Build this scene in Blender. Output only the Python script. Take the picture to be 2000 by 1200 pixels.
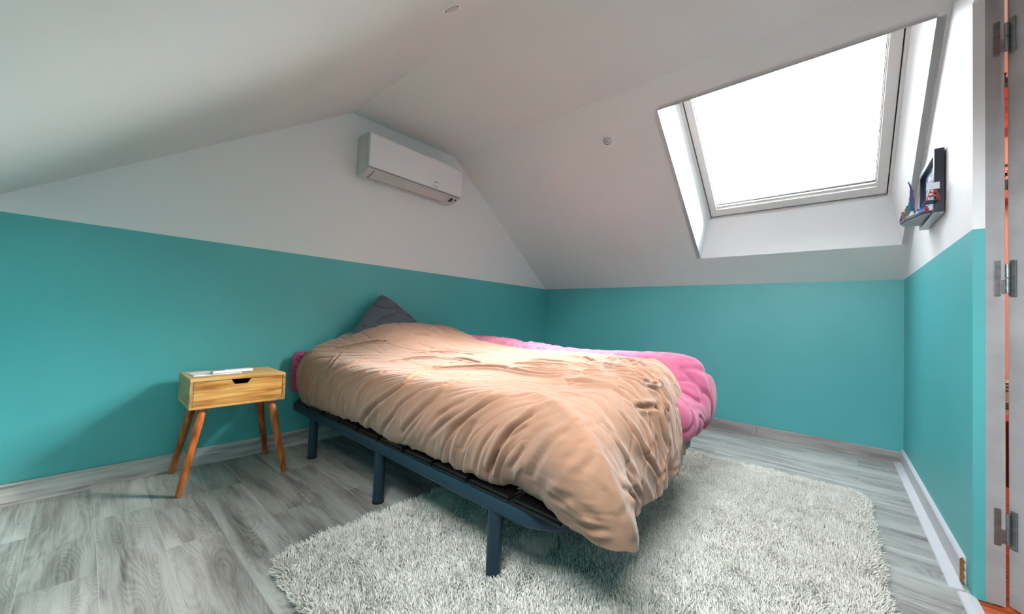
import bpy, bmesh, math, random
import numpy as np
from mathutils import Vector, Matrix
for o in list(bpy.data.objects): bpy.data.objects.remove(o)
S = bpy.context.scene
COL = S.collection
random.seed(7)

# ------------------------------------------------------------------ camera
YAW, PIT, ROL = 0.715, 0.0309, 0.0381
F = Vector((-math.sin(YAW)*math.cos(PIT), math.cos(YAW)*math.cos(PIT), math.sin(PIT)))
Rv = F.cross(Vector((0, 0, 1))).normalized(); Uv = Rv.cross(F)
R2 = Rv*math.cos(ROL) + Uv*math.sin(ROL); U2 = -Rv*math.sin(ROL) + Uv*math.cos(ROL)
cam = bpy.data.cameras.new('camera'); camo = bpy.data.objects.new('camera', cam); COL.objects.link(camo)
camo.matrix_world = Matrix(((R2.x, U2.x, -F.x, 2.787), (R2.y, U2.y, -F.y, 0.0), (R2.z, U2.z, -F.z, 0.92), (0, 0, 0, 1)))
cam.sensor_width = 36; cam.lens = 727.6/2000*36; cam.clip_start = .02
S.camera = camo

# ------------------------------------------------------------------ sky, light, exposure
S.view_settings.view_transform = 'Standard'; S.view_settings.look = 'None'
S.view_settings.gamma = 1; S.view_settings.use_curve_mapping = False
S.view_settings.exposure = 0.42
world = bpy.data.worlds.new('overcast_sky'); S.world = world; world.use_nodes = True
bg = world.node_tree.nodes['Background']
bg.inputs[1].default_value = 1.0
wt = world.node_tree                    # veiled sky: even cloud, brighter low in the sky around the hidden sun
tc = wt.nodes.new('ShaderNodeTexCoord'); dt_ = wt.nodes.new('ShaderNodeVectorMath'); dt_.operation = 'DOT_PRODUCT'
dt_.inputs[1].default_value = Vector((.82, .46, .33)).normalized(); wt.links.new(tc.outputs['Generated'], dt_.inputs[0])
mp = wt.nodes.new('ShaderNodeMapRange'); mp.inputs[1].default_value = .62; mp.inputs[2].default_value = 1.0; mp.interpolation_type = 'SMOOTHSTEP'
mp.inputs[3].default_value = 0.0; mp.inputs[4].default_value = 1.0; wt.links.new(dt_.outputs['Value'], mp.inputs[0])
mxs = wt.nodes.new('ShaderNodeMix'); mxs.data_type = 'RGBA'; wt.links.new(mp.outputs[0], mxs.inputs[0])
d2 = wt.nodes.new('ShaderNodeVectorMath'); d2.operation = 'DOT_PRODUCT'; d2.inputs[1].default_value = Vector((.30, -.85, .42)).normalized(); wt.links.new(tc.outputs['Generated'], d2.inputs[0])
m2_ = wt.nodes.new('ShaderNodeMapRange'); m2_.inputs[1].default_value = -.1; m2_.inputs[2].default_value = 1.0; m2_.interpolation_type = 'SMOOTHSTEP'; wt.links.new(d2.outputs['Value'], m2_.inputs[0])
mx0 = wt.nodes.new('ShaderNodeMix'); mx0.data_type = 'RGBA'; wt.links.new(m2_.outputs[0], mx0.inputs[0]); mx0.inputs[6].default_value = (7.2, 7.8, 8.3, 1); mx0.inputs[7].default_value = (24, 25.6, 26.6, 1)
wt.links.new(mx0.outputs[2], mxs.inputs[6]); mxs.inputs[7].default_value = (310, 312, 306, 1); wt.links.new(mxs.outputs[2], bg.inputs[0])

def area(name, loc, target, sx, sy, power, color=(1, 1, 1), portal=False):
    l = bpy.data.lights.new(name, 'AREA'); l.shape = 'RECTANGLE'; l.size = sx; l.size_y = sy; l.energy = power; l.color = color
    if portal: l.cycles.is_portal = True
    o = bpy.data.objects.new(name, l); COL.objects.link(o); o.location = loc
    o.rotation_euler = (Vector(target)-Vector(loc)).to_track_quat('-Z', 'Y').to_euler(); return o

# room numbers (metres)
W, L, T = 3.161, 3.855, 1.307         # right wall, back wall, height of the teal paint and of the knee walls
YR, ZR, YC, ZC = 1.275, 2.440, 2.283, 2.458
SL = (ZR-1.0992)/(YR+0.6706)          # left slope
YK = YR-(ZR-T)/SL                     # knee wall behind the camera
sn = Vector((0, ZC-T, L-YC)).normalized()           # outward normal of the right slope
su = Vector((0, YC-L, ZC-T)).normalized()           # up the right slope
SLEN = math.hypot(L-YC, ZC-T)
def slope(x, t, d=0.0): return Vector((x, L, T)) + su*t + sn*d
c0 = slope(2.5, 1.15, .42)
portal = area('skylight_portal', c0, c0-sn, 1.25, 1.5, 1, portal=True)
ln_ = Vector((0, -SL, 1)).normalized(); lu_ = Vector((0, YR-YK, ZR-T)).normalized(); LLEN = math.hypot(YR-YK, ZR-T)
def lslope(x, t, d=0.0): return Vector((x, YK, T)) + lu_*t + ln_*d       # the slope behind and over the camera
c1 = lslope(2.43, .765, .30)
area('skylight_portal', c1, c1-ln_, .95, 1.02, 1, portal=True)  # portal of the added, unseen roof window
area('next_room_fill', (4.5, 3.0, 2.4), (3.7, 4.4, 1.0), .8, .8, 20, (1, .93, .85))  # added light without a fixture, brightens the neighbouring room
area('doorway_fill', (3.9, 1.05, 1.5), (1.0, 2.6, .8), .6, .9, 2, (1, .98, .95))  # added fill aimed through the doorway, no lamp stands there

# ------------------------------------------------------------------ helpers
def srgb(r, g, b):
    f = lambda c: (c/12.92 if c <= .04045 else ((c+.055)/1.055)**2.4)
    return (f(r/255), f(g/255), f(b/255), 1)
class NT:
    def __init__(s, name):
        s.m = bpy.data.materials.new(name); s.m.use_nodes = True; s.t = s.m.node_tree; s.b = s.t.nodes['Principled BSDF']
    def n(s, typ, ins=None, **kw):
        o = s.t.nodes.new(typ)
        for k, v in kw.items(): setattr(o, k, v)
        for k, v in (ins or {}).items():
            if isinstance(v, bpy.types.NodeSocket): s.t.links.new(v, o.inputs[k])
            else: o.inputs[k].default_value = v
        return o
    def link(s, a, k):
        s.t.links.new(a, s.b.inputs[k])
    def ramp(s, fac, stops):
        r = s.n('ShaderNodeValToRGB', {0: fac}); e = r.color_ramp.elements
        while len(e) < len(stops): e.new(.5)
        for i, (p, c) in enumerate(stops): e[i].position = p; e[i].color = c
        return r.outputs[0]
    def bump(s, h, strength=.3, dist=.002):
        b = s.n('ShaderNodeBump', {'Height': h, 'Strength': strength, 'Distance': dist}); s.link(b.outputs[0], 'Normal')
    def obj(s, scale=(1, 1, 1), loc=(0, 0, 0), rot=(0, 0, 0)):
        c = s.n('ShaderNodeTexCoord')
        return s.n('ShaderNodeMapping', {0: c.outputs['Object'], 'Location': loc, 'Rotation': rot, 'Scale': scale}).outputs[0]
def plain(name, col, rough=.5, metal=0, noise=0.0, scale=30, bump=0.0, spec=.5, coat=0):
    t = NT(name); t.b.inputs['Roughness'].default_value = rough; t.b.inputs['Metallic'].default_value = metal
    t.b.inputs['Specular IOR Level'].default_value = spec; t.b.inputs['Base Color'].default_value = col
    if coat: t.b.inputs['Coat Weight'].default_value = coat
    if noise or bump:
        nz = t.n('ShaderNodeTexNoise', {'Vector': t.obj(), 'Scale': scale, 'Detail': 4})
        if noise:
            c2 = tuple(c*(1-noise) for c in col[:3])+(1,)
            t.link(t.ramp(nz.outputs[0], [(.3, c2), (.7, col)]), 'Base Color')
        if bump: t.bump(nz.outputs[0], bump, .003)
    return t.m
def wall_paint():
    t = NT('wall_paint'); c = t.n('ShaderNodeTexCoord'); sep = t.n('ShaderNodeSeparateXYZ', {0: c.outputs['Object']})
    gt = t.n('ShaderNodeMath', {0: sep.outputs[2], 1: T}, operation='GREATER_THAN')
    nz = t.n('ShaderNodeTexNoise', {'Vector': c.outputs['Object'], 'Scale': 1.6, 'Detail': 5})
    teal = t.ramp(nz.outputs[0], [(.35, srgb(80, 175, 178)), (.65, srgb(86, 181, 184))])
    mx = t.n('ShaderNodeMix', {0: gt.outputs[0], 6: teal, 7: srgb(238, 238, 240)}, data_type='RGBA')
    t.link(mx.outputs[2], 'Base Color')
    t.b.inputs['Roughness'].default_value = .46; t.b.inputs['Specular IOR Level'].default_value = .75
    fine = t.n('ShaderNodeTexNoise', {'Vector': c.outputs['Object'], 'Scale': 260, 'Detail': 2})
    t.bump(fine.outputs[0], .12, .0006); return t.m
def wood(name, dark, mid, light, along='x', k=1.0, rough=.5, seed=0, knots=1.0):
    t = NT(name); sc = {'x': (1.3, 12, 12), 'y': (12, 1.3, 12), 'z': (12, 12, 1.3)}[along]
    v = t.obj(tuple(a*k for a in sc), (seed, seed*2, seed*3))
    n1 = t.n('ShaderNodeTexNoise', {'Vector': v, 'Scale': 1.0, 'Detail': 8, 'Roughness': .6, 'Distortion': 1.2*knots})
    wv = t.n('ShaderNodeTexWave', {'Vector': v, 'Scale': .55, 'Distortion': 9*knots, 'Detail': 3, 'Detail Scale': .9}, bands_direction={'x': 'Y', 'y': 'X', 'z': 'X'}[along])
    mx = t.n('ShaderNodeMix', {0: .22, 6: n1.outputs[0], 7: wv.outputs[0]}, data_type='RGBA')
    sf = {'x': (2.5, 70, 70), 'y': (70, 2.5, 70), 'z': (70, 70, 2.5)}[along]
    n2 = t.n('ShaderNodeTexNoise', {'Vector': t.obj(tuple(a*k for a in sf), (seed, 0, seed)), 'Scale': 1.0, 'Detail': 5, 'Roughness': .6, 'Distortion': .4})
    mx = t.n('ShaderNodeMix', {0: .35, 6: mx.outputs[2], 7: n2.outputs[0]}, data_type='RGBA')
    t.link(t.ramp(mx.outputs[2], [(.34, dark), (.48, mid), (.64, light)]), 'Base Color')
    t.b.inputs['Roughness'].default_value = rough; t.bump(mx.outputs[2], .12, .001); return t.m
def laminate():
    t = NT('grey_oak_laminate'); c = t.n('ShaderNodeTexCoord')
    v = t.n('ShaderNodeMapping', {0: c.outputs['Object'], 'Location': (.35, -.078, 0)}).outputs[0]
    br = t.n('ShaderNodeTexBrick', {'Vector': v, 'Color1': (0, 0, 0, 1), 'Color2': (1, 1, 1, 1), 'Mortar': (.5, .5, .5, 1), 'Scale': 1.0,
             'Mortar Size': .0009, 'Mortar Smooth': .1, 'Bias': 0, 'Brick Width': 1.24, 'Row Height': .173}, offset=.37, offset_frequency=2)
    rnd = t.n('ShaderNodeMath', {0: br.outputs[0], 1: 37.0}, operation='MULTIPLY').outputs[0]
    v2 = t.n('ShaderNodeMapping', {0: c.outputs['Object'], 'Scale': (1.15, 8.5, 1)}).outputs[0]
    big = t.n('ShaderNodeTexNoise', {'Vector': v2, 'W': rnd, 'Scale': 1.5, 'Detail': 6, 'Roughness': .55, 'Distortion': .9}, noise_dimensions='4D')
    # cathedral rings: a sine of a warped field gives close growth lines
    v3 = t.n('ShaderNodeMapping', {0: c.outputs['Object'], 'Scale': (1.5, 7.5, 1)}).outputs[0]
    fld = t.n('ShaderNodeTexNoise', {'Vector': v3, 'W': rnd, 'Scale': .9, 'Detail': 1.5, 'Roughness': .4, 'Distortion': .5}, noise_dimensions='4D')
    a = t.n('ShaderNodeMath', {0: fld.outputs[0], 1: 380.0}, operation='MULTIPLY').outputs[0]
    sn_ = t.n('ShaderNodeMath', {0: a}, operation='SINE').outputs[0]
    rg = t.n('ShaderNodeMapRange', {0: sn_, 1: -1, 2: 1, 3: 0, 4: 1}).outputs[0]
    v4 = t.n('ShaderNodeMapping', {0: c.outputs['Object'], 'Scale': (5, 130, 1)}).outputs[0]
    fine = t.n('ShaderNodeTexNoise', {'Vector': v4, 'W': rnd, 'Scale': 1, 'Detail': 4}, noise_dimensions='4D')
    m1 = t.n('ShaderNodeMix', {0: .065, 6: big.outputs[0], 7: rg}, data_type='RGBA').outputs[2]
    m2 = t.n('ShaderNodeMix', {0: .22, 6: m1, 7: fine.outputs[0]}, data_type='RGBA').outputs[2]
    col = t.ramp(m2, [(.30, srgb(86, 80, 77)), (.42, srgb(138, 133, 130)), (.53, srgb(171, 169, 165)), (.70, srgb(198, 198, 195))])
    hue = t.ramp(br.outputs[0], [(0, (.78, .75, .74, 1)), (.5, (.94, .93, .92, 1)), (1, (1.05, 1.06, 1.05, 1))])
    m3 = t.n('ShaderNodeMix', {0: 1.0, 6: col, 7: hue}, data_type='RGBA', blend_type='MULTIPLY').outputs[2]
    m4 = t.n('ShaderNodeMix', {0: br.outputs[1], 6: m3, 7: srgb(172, 171, 168)}, data_type='RGBA').outputs[2]
    t.link(m4, 'Base Color'); t.b.inputs['Roughness'].default_value = .42; t.bump(m2, .15, .001); return t.m
def fabric(name, c1, c2, weave=900, sheen=.3):
    t = NT(name); v = t.obj()
    nz = t.n('ShaderNodeTexNoise', {'Vector': v, 'Scale': 5, 'Detail': 6, 'Roughness': .6})
    t.link(t.ramp(nz.outputs[0], [(.3, c1), (.7, c2)]), 'Base Color')
    t.b.inputs['Roughness'].default_value = .9; t.b.inputs['Specular IOR Level'].default_value = .15
    t.b.inputs['Sheen Weight'].default_value = sheen; t.b.inputs['Sheen Roughness'].default_value = .5
    f2 = t.n('ShaderNodeTexNoise', {'Vector': v, 'Scale': 55, 'Detail': 5, 'Roughness': .65})
    f3 = t.n('ShaderNodeTexNoise', {'Vector': v, 'Scale': weave, 'Detail': 1})
    ad = t.n('ShaderNodeMix', {0: .2, 6: f2.outputs[0], 7: f3.outputs[0]}, data_type='RGBA')
    t.bump(ad.outputs[2], .35, .004); return t.m
def glass():
    t = NT('window_glass'); t.t.nodes.remove(t.b)
    tr = t.n('ShaderNodeBsdfTransparent', {0: (.97, .985, .98, 1)}); gl = t.n('ShaderNodeBsdfGlossy', {'Roughness': .02})
    fr = t.n('ShaderNodeFresnel', {'IOR': 1.3})
    mx = t.n('ShaderNodeMixShader', {0: fr.outputs[0], 1: tr.outputs[0], 2: gl.outputs[0]})
    t.t.links.new(mx.outputs[0], t.t.nodes['Material Output'].inputs[0]); return t.m

M = dict(
    wall=wall_paint(), ceil=plain('ceiling_paint', srgb(226, 229, 229), .7, noise=.02, scale=2, spec=.2),
    reveal=plain('white_reveal_paint', srgb(240, 241, 243), .5), floor=laminate(),
    skirt=wood('grey_oak_skirting', srgb(128, 118, 116), srgb(186, 178, 177), srgb(212, 207, 206), 'y', 1.5, knots=1.8),
    skirtx=wood('grey_oak_skirting_back', srgb(140, 130, 128), srgb(168, 158, 155), srgb(188, 180, 177), 'x', 1.2),
    skirtc=plain('pale_grey_strip', srgb(205, 203, 208), .45, noise=.06, scale=14),
    mdf=plain('raw_fibreboard', srgb(168, 100, 52), .9, noise=.45, scale=90, bump=.5),
    pvc=plain('white_lacquered_frame', srgb(232, 230, 228), .35), gasket=plain('dark_rubber_gasket', srgb(60, 58, 62), .7), glass=glass(),
    ac=plain('white_plastic', srgb(236, 236, 239), .35), acg=plain('light_grey_plastic', srgb(205, 204, 202), .45), black=plain('black_plastic', srgb(14, 14, 16), .4),
    logo=plain('grey_print', srgb(95, 95, 100), .6),
    mango=wood('mango_wood_light', srgb(168, 112, 56), srgb(214, 160, 92), srgb(234, 194, 128), 'y', 1.6, .42, 1),
    mangod=wood('mango_wood_drawer', srgb(136, 80, 32), srgb(196, 136, 68), srgb(222, 174, 104), 'y', 1.9, .42, 5, 1.5),
    mangos=wood('mango_wood_side', srgb(140, 92, 52), srgb(180, 136, 86), srgb(200, 165, 112), 'x', 1.5, .45, 3),
    mangol=wood('mango_wood_legs', srgb(120, 52, 14), srgb(170, 84, 28), srgb(200, 112, 44), 'z', 1.8, .35, 2),
    dark=plain('dark_hollow', srgb(8, 7, 6), .9),
    metal=plain('blue_grey_painted_steel', srgb(36, 58, 73), .38, .35, noise=.12, scale=60), metalk=plain('black_painted_wood', srgb(9, 9, 10), .3),
    slat=plain('black_slat', srgb(11, 10, 11), .4), birch=plain('birch_ply_edge', srgb(205, 170, 125), .6, noise=.2, scale=60),
    rubber=plain('black_rubber', srgb(12, 12, 13), .7),
    beige=fabric('sand_cotton', srgb(158, 115, 92), srgb(168, 124, 101)), pink=fabric('pink_cotton', srgb(166, 78, 110), srgb(176, 86, 118)),
    grey=fabric('charcoal_cotton', srgb(80, 87, 98), srgb(92, 98, 110)), rug=None,
    steel=plain('zinc_plated_steel', srgb(150, 156, 158), .35, .85, noise=.3, scale=60, bump=.2),
    paintw=plain('worn_grey_white_paint', srgb(172, 170, 172), .55, noise=.22, scale=9, bump=.1),
    paper=plain('white_paper', srgb(232, 234, 236), .6), hall=plain('salmon_wall_paint', srgb(240, 172, 146), .7), hallfl=wood('orange_floor_wood', srgb(130, 50, 20), srgb(190, 82, 40), srgb(215, 110, 60), 'x', 1, .4, 4),
    redwood=wood('red_stained_wood', srgb(120, 34, 14), srgb(190, 62, 28), srgb(214, 86, 40), 'x', 1.5, .4, 6), pale=wood('pale_pine', srgb(180, 150, 120), srgb(226, 200, 168), srgb(238, 220, 195), 'x', 1.2, .6, 8),
    leaf=plain('dark_green_leaf', srgb(28, 52, 24), .6, noise=.4), orange=fabric('rust_knit', srgb(176, 70, 44), srgb(205, 96, 62), sheen=.1),
    pot=plain('black_pottery', srgb(16, 15, 16), .5))

def tag(o, label=None, cat=None, group=None, kind=None):
    if label: o['label'] = label
    if cat: o['category'] = cat
    if group: o['group'] = group
    if kind: o['kind'] = kind
    return o
def empty(name, loc, label=None, cat=None, group=None, kind=None):
    o = bpy.data.objects.new(name, None); COL.objects.link(o); o.location = loc; o.empty_display_size = .05
    return tag(o, label, cat, group, kind)
def obj(name, bm, mat, parent=None, smooth=False, mats=None):
    """links bm (built in WORLD coordinates) as one mesh; child geometry is moved into the parent's space"""
    me = bpy.data.meshes.new(name)
    if parent is not None:
        p = parent; off = Vector((0, 0, 0))
        while p is not None: off += p.location; p = p.parent
        bmesh.ops.translate(bm, verts=bm.verts, vec=-off)
    bmesh.ops.recalc_face_normals(bm, faces=bm.faces)
    if smooth:
        for f in bm.faces: f.smooth = True
        for e in bm.edges:
            if len(e.link_faces) == 2 and e.calc_face_angle(0) > .6: e.smooth = False
    bm.to_mesh(me); bm.free()
    for m in (mats or [mat]): me.materials.append(m)
    o = bpy.data.objects.new(name, me); COL.objects.link(o); o.parent = parent
    return o
def B(): return bmesh.new()
def box(bm, a, b, bev=0, mi=0, rot=None, piv=None, seg=2):
    a, b = Vector(a), Vector(b); lo = Vector(map(min, a, b)); hi = Vector(map(max, a, b))
    t = bmesh.new(); bmesh.ops.create_cube(t, size=1)
    for v in t.verts: v.co = Vector(((lo.x+hi.x)/2+v.co.x*(hi.x-lo.x), (lo.y+hi.y)/2+v.co.y*(hi.y-lo.y), (lo.z+hi.z)/2+v.co.z*(hi.z-lo.z)))
    if bev: bmesh.ops.bevel(t, geom=t.edges[:], offset=bev, segments=seg, profile=.5, affect='EDGES')
    if rot is not None: bmesh.ops.rotate(t, verts=t.verts, cent=Vector(piv or (lo+hi)/2), matrix=rot)
    merge(bm, t, mi); return bm
def merge(bm, t, mi=0):
    for f in t.faces: f.material_index = mi
    me = bpy.data.meshes.new('tmp'); t.to_mesh(me); t.free(); bm.from_mesh(me); bpy.data.meshes.remove(me)
def prism(bm, pts, vec, mi=0, bev=0):
    t = bmesh.new(); vs = [t.verts.new(p) for p in pts]; f = t.faces.new(vs)
    r = bmesh.ops.extrude_face_region(t, geom=[f]); bmesh.ops.translate(t, verts=[v for v in r['geom'] if isinstance(v, bmesh.types.BMVert)], vec=Vector(vec))
    bmesh.ops.recalc_face_normals(t, faces=t.faces)
    if bev: bmesh.ops.bevel(t, geom=t.edges[:], offset=bev, segments=2, profile=.5, affect='EDGES')
    merge(bm, t, mi); return bm
def cyl(bm, p, q, r1, r2=None, n=20, mi=0, bev=0):
    p, q = Vector(p), Vector(q); r2 = r1 if r2 is None else r2; d = q-p
    t = bmesh.new(); bmesh.ops.create_cone(t, cap_ends=True, segments=n, radius1=r1, radius2=r2, depth=d.length)
    if bev: bmesh.ops.bevel(t, geom=[e for e in t.edges if len(e.link_faces) == 2 and any(len(f.verts) > 4 for f in e.link_faces)], offset=bev, segments=2, profile=.5, affect='EDGES')
    mt = Matrix.Translation((p+q)/2) @ d.to_track_quat('Z', 'Y').to_matrix().to_4x4()
    bmesh.ops.transform(t, matrix=mt, verts=t.verts); merge(bm, t, mi); return bm
def sweep(bm, path, prof, mi=0, closed=False):
    """profile (list of (side, up)) along a horizontal path"""
    rings = []; n = len(path)
    for i, p in enumerate(path):
        p = Vector(p); a = Vector(path[max(i-1, 0)]); b = Vector(path[min(i+1, n-1)]); d = (b-a).normalized(); sd = d.cross(Vector((0, 0, 1))).normalized()
        rings.append([bm.verts.new(p+sd*u+Vector((0, 0, 1))*v) for u, v in prof])
    k = len(prof)
    for i in range(n-1):
        for j in range(k):
            f = bm.faces.new((rings[i][j], rings[i+1][j], rings[i+1][(j+1) % k], rings[i][(j+1) % k])); f.material_index = mi
    for r in (rings[0], rings[-1]): bm.faces.new(r).material_index = mi
    return bm
def npmesh(name, verts, faces, mat, parent=None, smooth=True):
    verts = np.asarray(verts, np.float32); faces = np.asarray(faces, np.int32)
    if parent is not None: verts = verts-np.array(parent.location, np.float32)
    me = bpy.data.meshes.new(name); me.vertices.add(len(verts)); me.vertices.foreach_set('co', verts.ravel())
    k = faces.shape[1]; me.loops.add(faces.size); me.loops.foreach_set('vertex_index', faces.ravel())
    me.polygons.add(len(faces)); me.polygons.foreach_set('loop_start', np.arange(0, faces.size, k, dtype=np.int32))
    me.polygons.foreach_set('loop_total', np.full(len(faces), k, np.int32))
    me.update(calc_edges=True); me.validate()
    me.polygons.foreach_set('use_smooth', np.full(len(faces), smooth)); me.materials.append(mat)
    o = bpy.data.objects.new(name, me); COL.objects.link(o); o.parent = parent; return o

# ------------------------------------------------------------------ room shell
YD0, YD1, ZD = 1.27, 2.10, 2.148            # door opening in the right wall
TH = .10
roof = lambda y: T+(y-YK)*SL if y < YR else (ZR+(ZC-ZR)*(y-YR)/(YC-YR) if y < YC else ZC+(T-ZC)*(y-YC)/(L-YC))
tag(obj('floor', box(B(), (-.12, YK-.1, -.1), (W, L+.1, 0)), M['floor']), kind='structure')
pts = [(0, YK, 0), (0, L, 0), (0, L, T), (0, YC, ZC), (0, YR, ZR), (0, YK, T)]
tag(obj('wall_left', prism(B(), pts, (-.12, 0, 0)), M['wall']), kind='structure')
tag(obj('wall_back', box(B(), (0, L, 0), (W+.1, L+.1, T)), M['wall']), kind='structure')
tag(obj('wall_front', box(B(), (0, YK, 0), (W, YK-.1, T)), M['wall']), kind='structure')
bm = B(); tw = .045
prism(bm, [(W, YD1, 0), (W, L, 0), (W, L, T), (W, YC, ZC), (W, YD1, roof(YD1))], (tw, 0, 0))
prism(bm, [(W, YD1, ZD), (W, YD1, roof(YD1)), (W, YR, ZR), (W, YD0, ZD)][::-1], (tw, 0, 0))
prism(bm, [(W, YK, 0), (W, YD0, 0), (W, YD0, ZD), (W, YR, ZR), (W, YK, T)], (tw, 0, 0))
tag(obj('wall_right', bm, M['wall']), kind='structure')
# ceilings: slope behind, flat strip, slope with the roof window
E_ = .06
tag(obj('ceiling', prism(B(), [(-E_, YR, ZR), (-E_, YC, ZC), (-E_, YC, ZC+.08), (-E_, YR, ZR+.08)], (W+2*E_, 0, 0)), M['ceil']), kind='structure')
bm = B(); VX0, VX1, VT0, VT1 = 1.98, 2.88, .28, 1.25          # added roof window, unseen over the camera, lets in fill light
for x0, x1, t0, t1 in ((-E_, VX0, 0, LLEN), (VX1, W+E_, 0, LLEN), (VX0, VX1, 0, VT0), (VX0, VX1, VT1, LLEN)):
    prism(bm, [lslope(x0, t0), lslope(x0, t1), lslope(x0, t1, .08), lslope(x0, t0, .08)], (x1-x0, 0, 0))
tag(obj('ceiling', bm, M['ceil']), kind='structure')
w2 = empty('fill_window', lslope(2.5, .8, .1), kind='structure')
def ring2(bm, x0, x1, t0, t1, w, d0, d1):
    for (a0, a1, b0, b1) in ((x0, x0+w, t0, t1), (x1-w, x1, t0, t1), (x0+w, x1-w, t0, t0+w), (x0+w, x1-w, t1-w, t1)):
        prism(bm, [lslope(a0, b0, d0), lslope(a0, b1, d0), lslope(a0, b1, d1), lslope(a0, b0, d1)], (a1-a0, 0, 0), bev=.001)
    return bm
obj('lining', ring2(B(), VX0-.03, VX1+.03, VT0-.03, VT1+.03, .03, .03, .20), M['reveal'], w2)
obj('window_frame', ring2(B(), VX0, VX1, VT0, VT1, .05, .16, .24), M['pvc'], w2)
obj('pane', prism(B(), [lslope(VX0+.05, VT0+.05, .2), lslope(VX0+.05, VT1-.05, .2), lslope(VX0+.05, VT1-.05, .206), lslope(VX0+.05, VT0+.05, .206)], (VX1-VX0-.1, 0, 0)), M['glass'], w2)
OX0, OX1, OT0, OT1 = 1.882, 3.121, .352, 1.749          # opening in the slope (room side)
IX0, IX1, IT0, IT1, D = 1.938, 3.068, .545, 1.72, .28   # window frame, D outside
bm = B()
def slab(x0, x1, t0, t1, d0=0, d1=.06):
    prism(bm, [slope(x0, t0, d0), slope(x0, t1, d0), slope(x0, t1, d1), slope(x0, t0, d1)], (x1-x0, 0, 0))
slab(-E_, OX0, 0, SLEN); slab(OX1, W+E_, 0, SLEN); slab(OX0, OX1, 0, OT0); slab(OX0, OX1, OT1, SLEN)
tag(obj('ceiling', bm, M['ceil']), kind='structure')
# splayed lining of the roof window
win = empty('window_1', slope(2.5, 1.1, .3), kind='structure')
bm = B()
def liningface(p0, p1, q1, q0, out):
    t = bmesh.new(); o = Vector(out)*.03
    vs = [t.verts.new(v) for v in (p0, p1, q1, q0)]; ws = [t.verts.new(v+o) for v in (p0, p1, q1, q0)]
    t.faces.new(vs); t.faces.new(ws[::-1])
    for i in range(4): t.faces.new((vs[i], ws[i], ws[(i+1) % 4], vs[(i+1) % 4]))
    bmesh.ops.recalc_face_normals(t, faces=t.faces); merge(bm, t)
o00, o10, o11, o01 = slope(OX0, OT0), slope(OX1, OT0), slope(OX1, OT1), slope(OX0, OT1)
i00, i10, i11, i01 = slope(IX0, IT0, D), slope(IX1, IT0, D), slope(IX1, IT1, D), slope(IX0, IT1, D)
liningface(o00, o10, i10, i00, (0, .9, -.3)); liningface(o01, o11, i11, i01, su)
liningface(o00, o01, i01, i00, (-1, 0, 0)); liningface(o10, o11, i11, i10, (1, 0, 0))
obj('lining', bm, M['reveal'], win)
def ring(bm, x0, x1, t0, t1, w, d0, d1, wb=None, bev=.002):
    wb = wb or w
    for (a0, a1, b0, b1) in ((x0, x0+w, t0, t1), (x1-w, x1, t0, t1), (x0+w, x1-w, t0, t0+wb), (x0+w, x1-w, t1-w, t1)):
        prism(bm, [slope(a0, b0, d0), slope(a0, b1, d0), slope(a0, b1, d1), slope(a0, b0, d1)], (a1-a0, 0, 0), bev=bev)
    return bm
obj('window_frame', ring(ring(B(), IX0-.02, IX1+.02, IT0-.03, IT1+.02, .036, D-.004, D+.10), IX0-.03, IX1+.03, IT0-.04, IT1+.03, .06, D+.03, D+.12), M['pvc'], win)
sash = obj('sash', ring(B(), IX0+.022, IX1-.022, IT0+.020, IT1-.02, .052, D+.012, D+.085, .066), M['pvc'], win)
obj('glazing_bead', ring(B(), IX0+.068, IX1-.068, IT0+.080, IT1-.06, .012, D+.035, D+.07, .022), M['pvc'], win)
obj('gasket', ring(B(), IX0+.0745, IX1-.0745, IT0+.098, IT1-.068, .008, D+.052, D+.072), M['gasket'], win)
obj('gasket', ring(B(), IX0+.014, IX1-.014, IT0+.010, IT1-.014, .010, D+.022, D+.08), M['gasket'], win)
bm = B(); prism(bm, [slope(IX0+.078, IT0+.1, D+.060), slope(IX0+.078, IT1-.07, D+.060), slope(IX0+.078, IT1-.07, D+.066), slope(IX0+.078, IT0+.1, D+.066)], (IX1-IX0-.156, 0, 0))
obj('pane', bm, M['glass'], win)

# skirting
def skirt(name, pts, mat):
    return tag(obj(name, pts, mat), kind='structure')
SK = .098
bm = B(); prism(bm, [(0, YK, 0), (.014, YK, 0), (.014, YK, SK-.006), (.009, YK, SK), (0, YK, SK)], (0, L-YK, 0)); skirt('baseboard_left', bm, M['skirt'])
bm = B(); SB = .078
for x0, x1 in ((.014, 2.285), (2.287, W-.014)):
    prism(bm, [(x0, L, 0), (x0, L-.014, 0), (x0, L-.014, SB-.006), (x0, L-.009, SB), (x0, L, SB)], (x1-x0, 0, 0))
skirt('baseboard_back', bm, M['skirtx'])
bm = B(); prism(bm, [(W, 2.185, 0), (W-.016, 2.185, 0), (W-.016, 2.185, SK-.008), (W-.009, 2.185, SK), (W, 2.185, SK)], (0, L-2.185, 0)); skirt('baseboard_right', bm, M['skirtc'])
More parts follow.
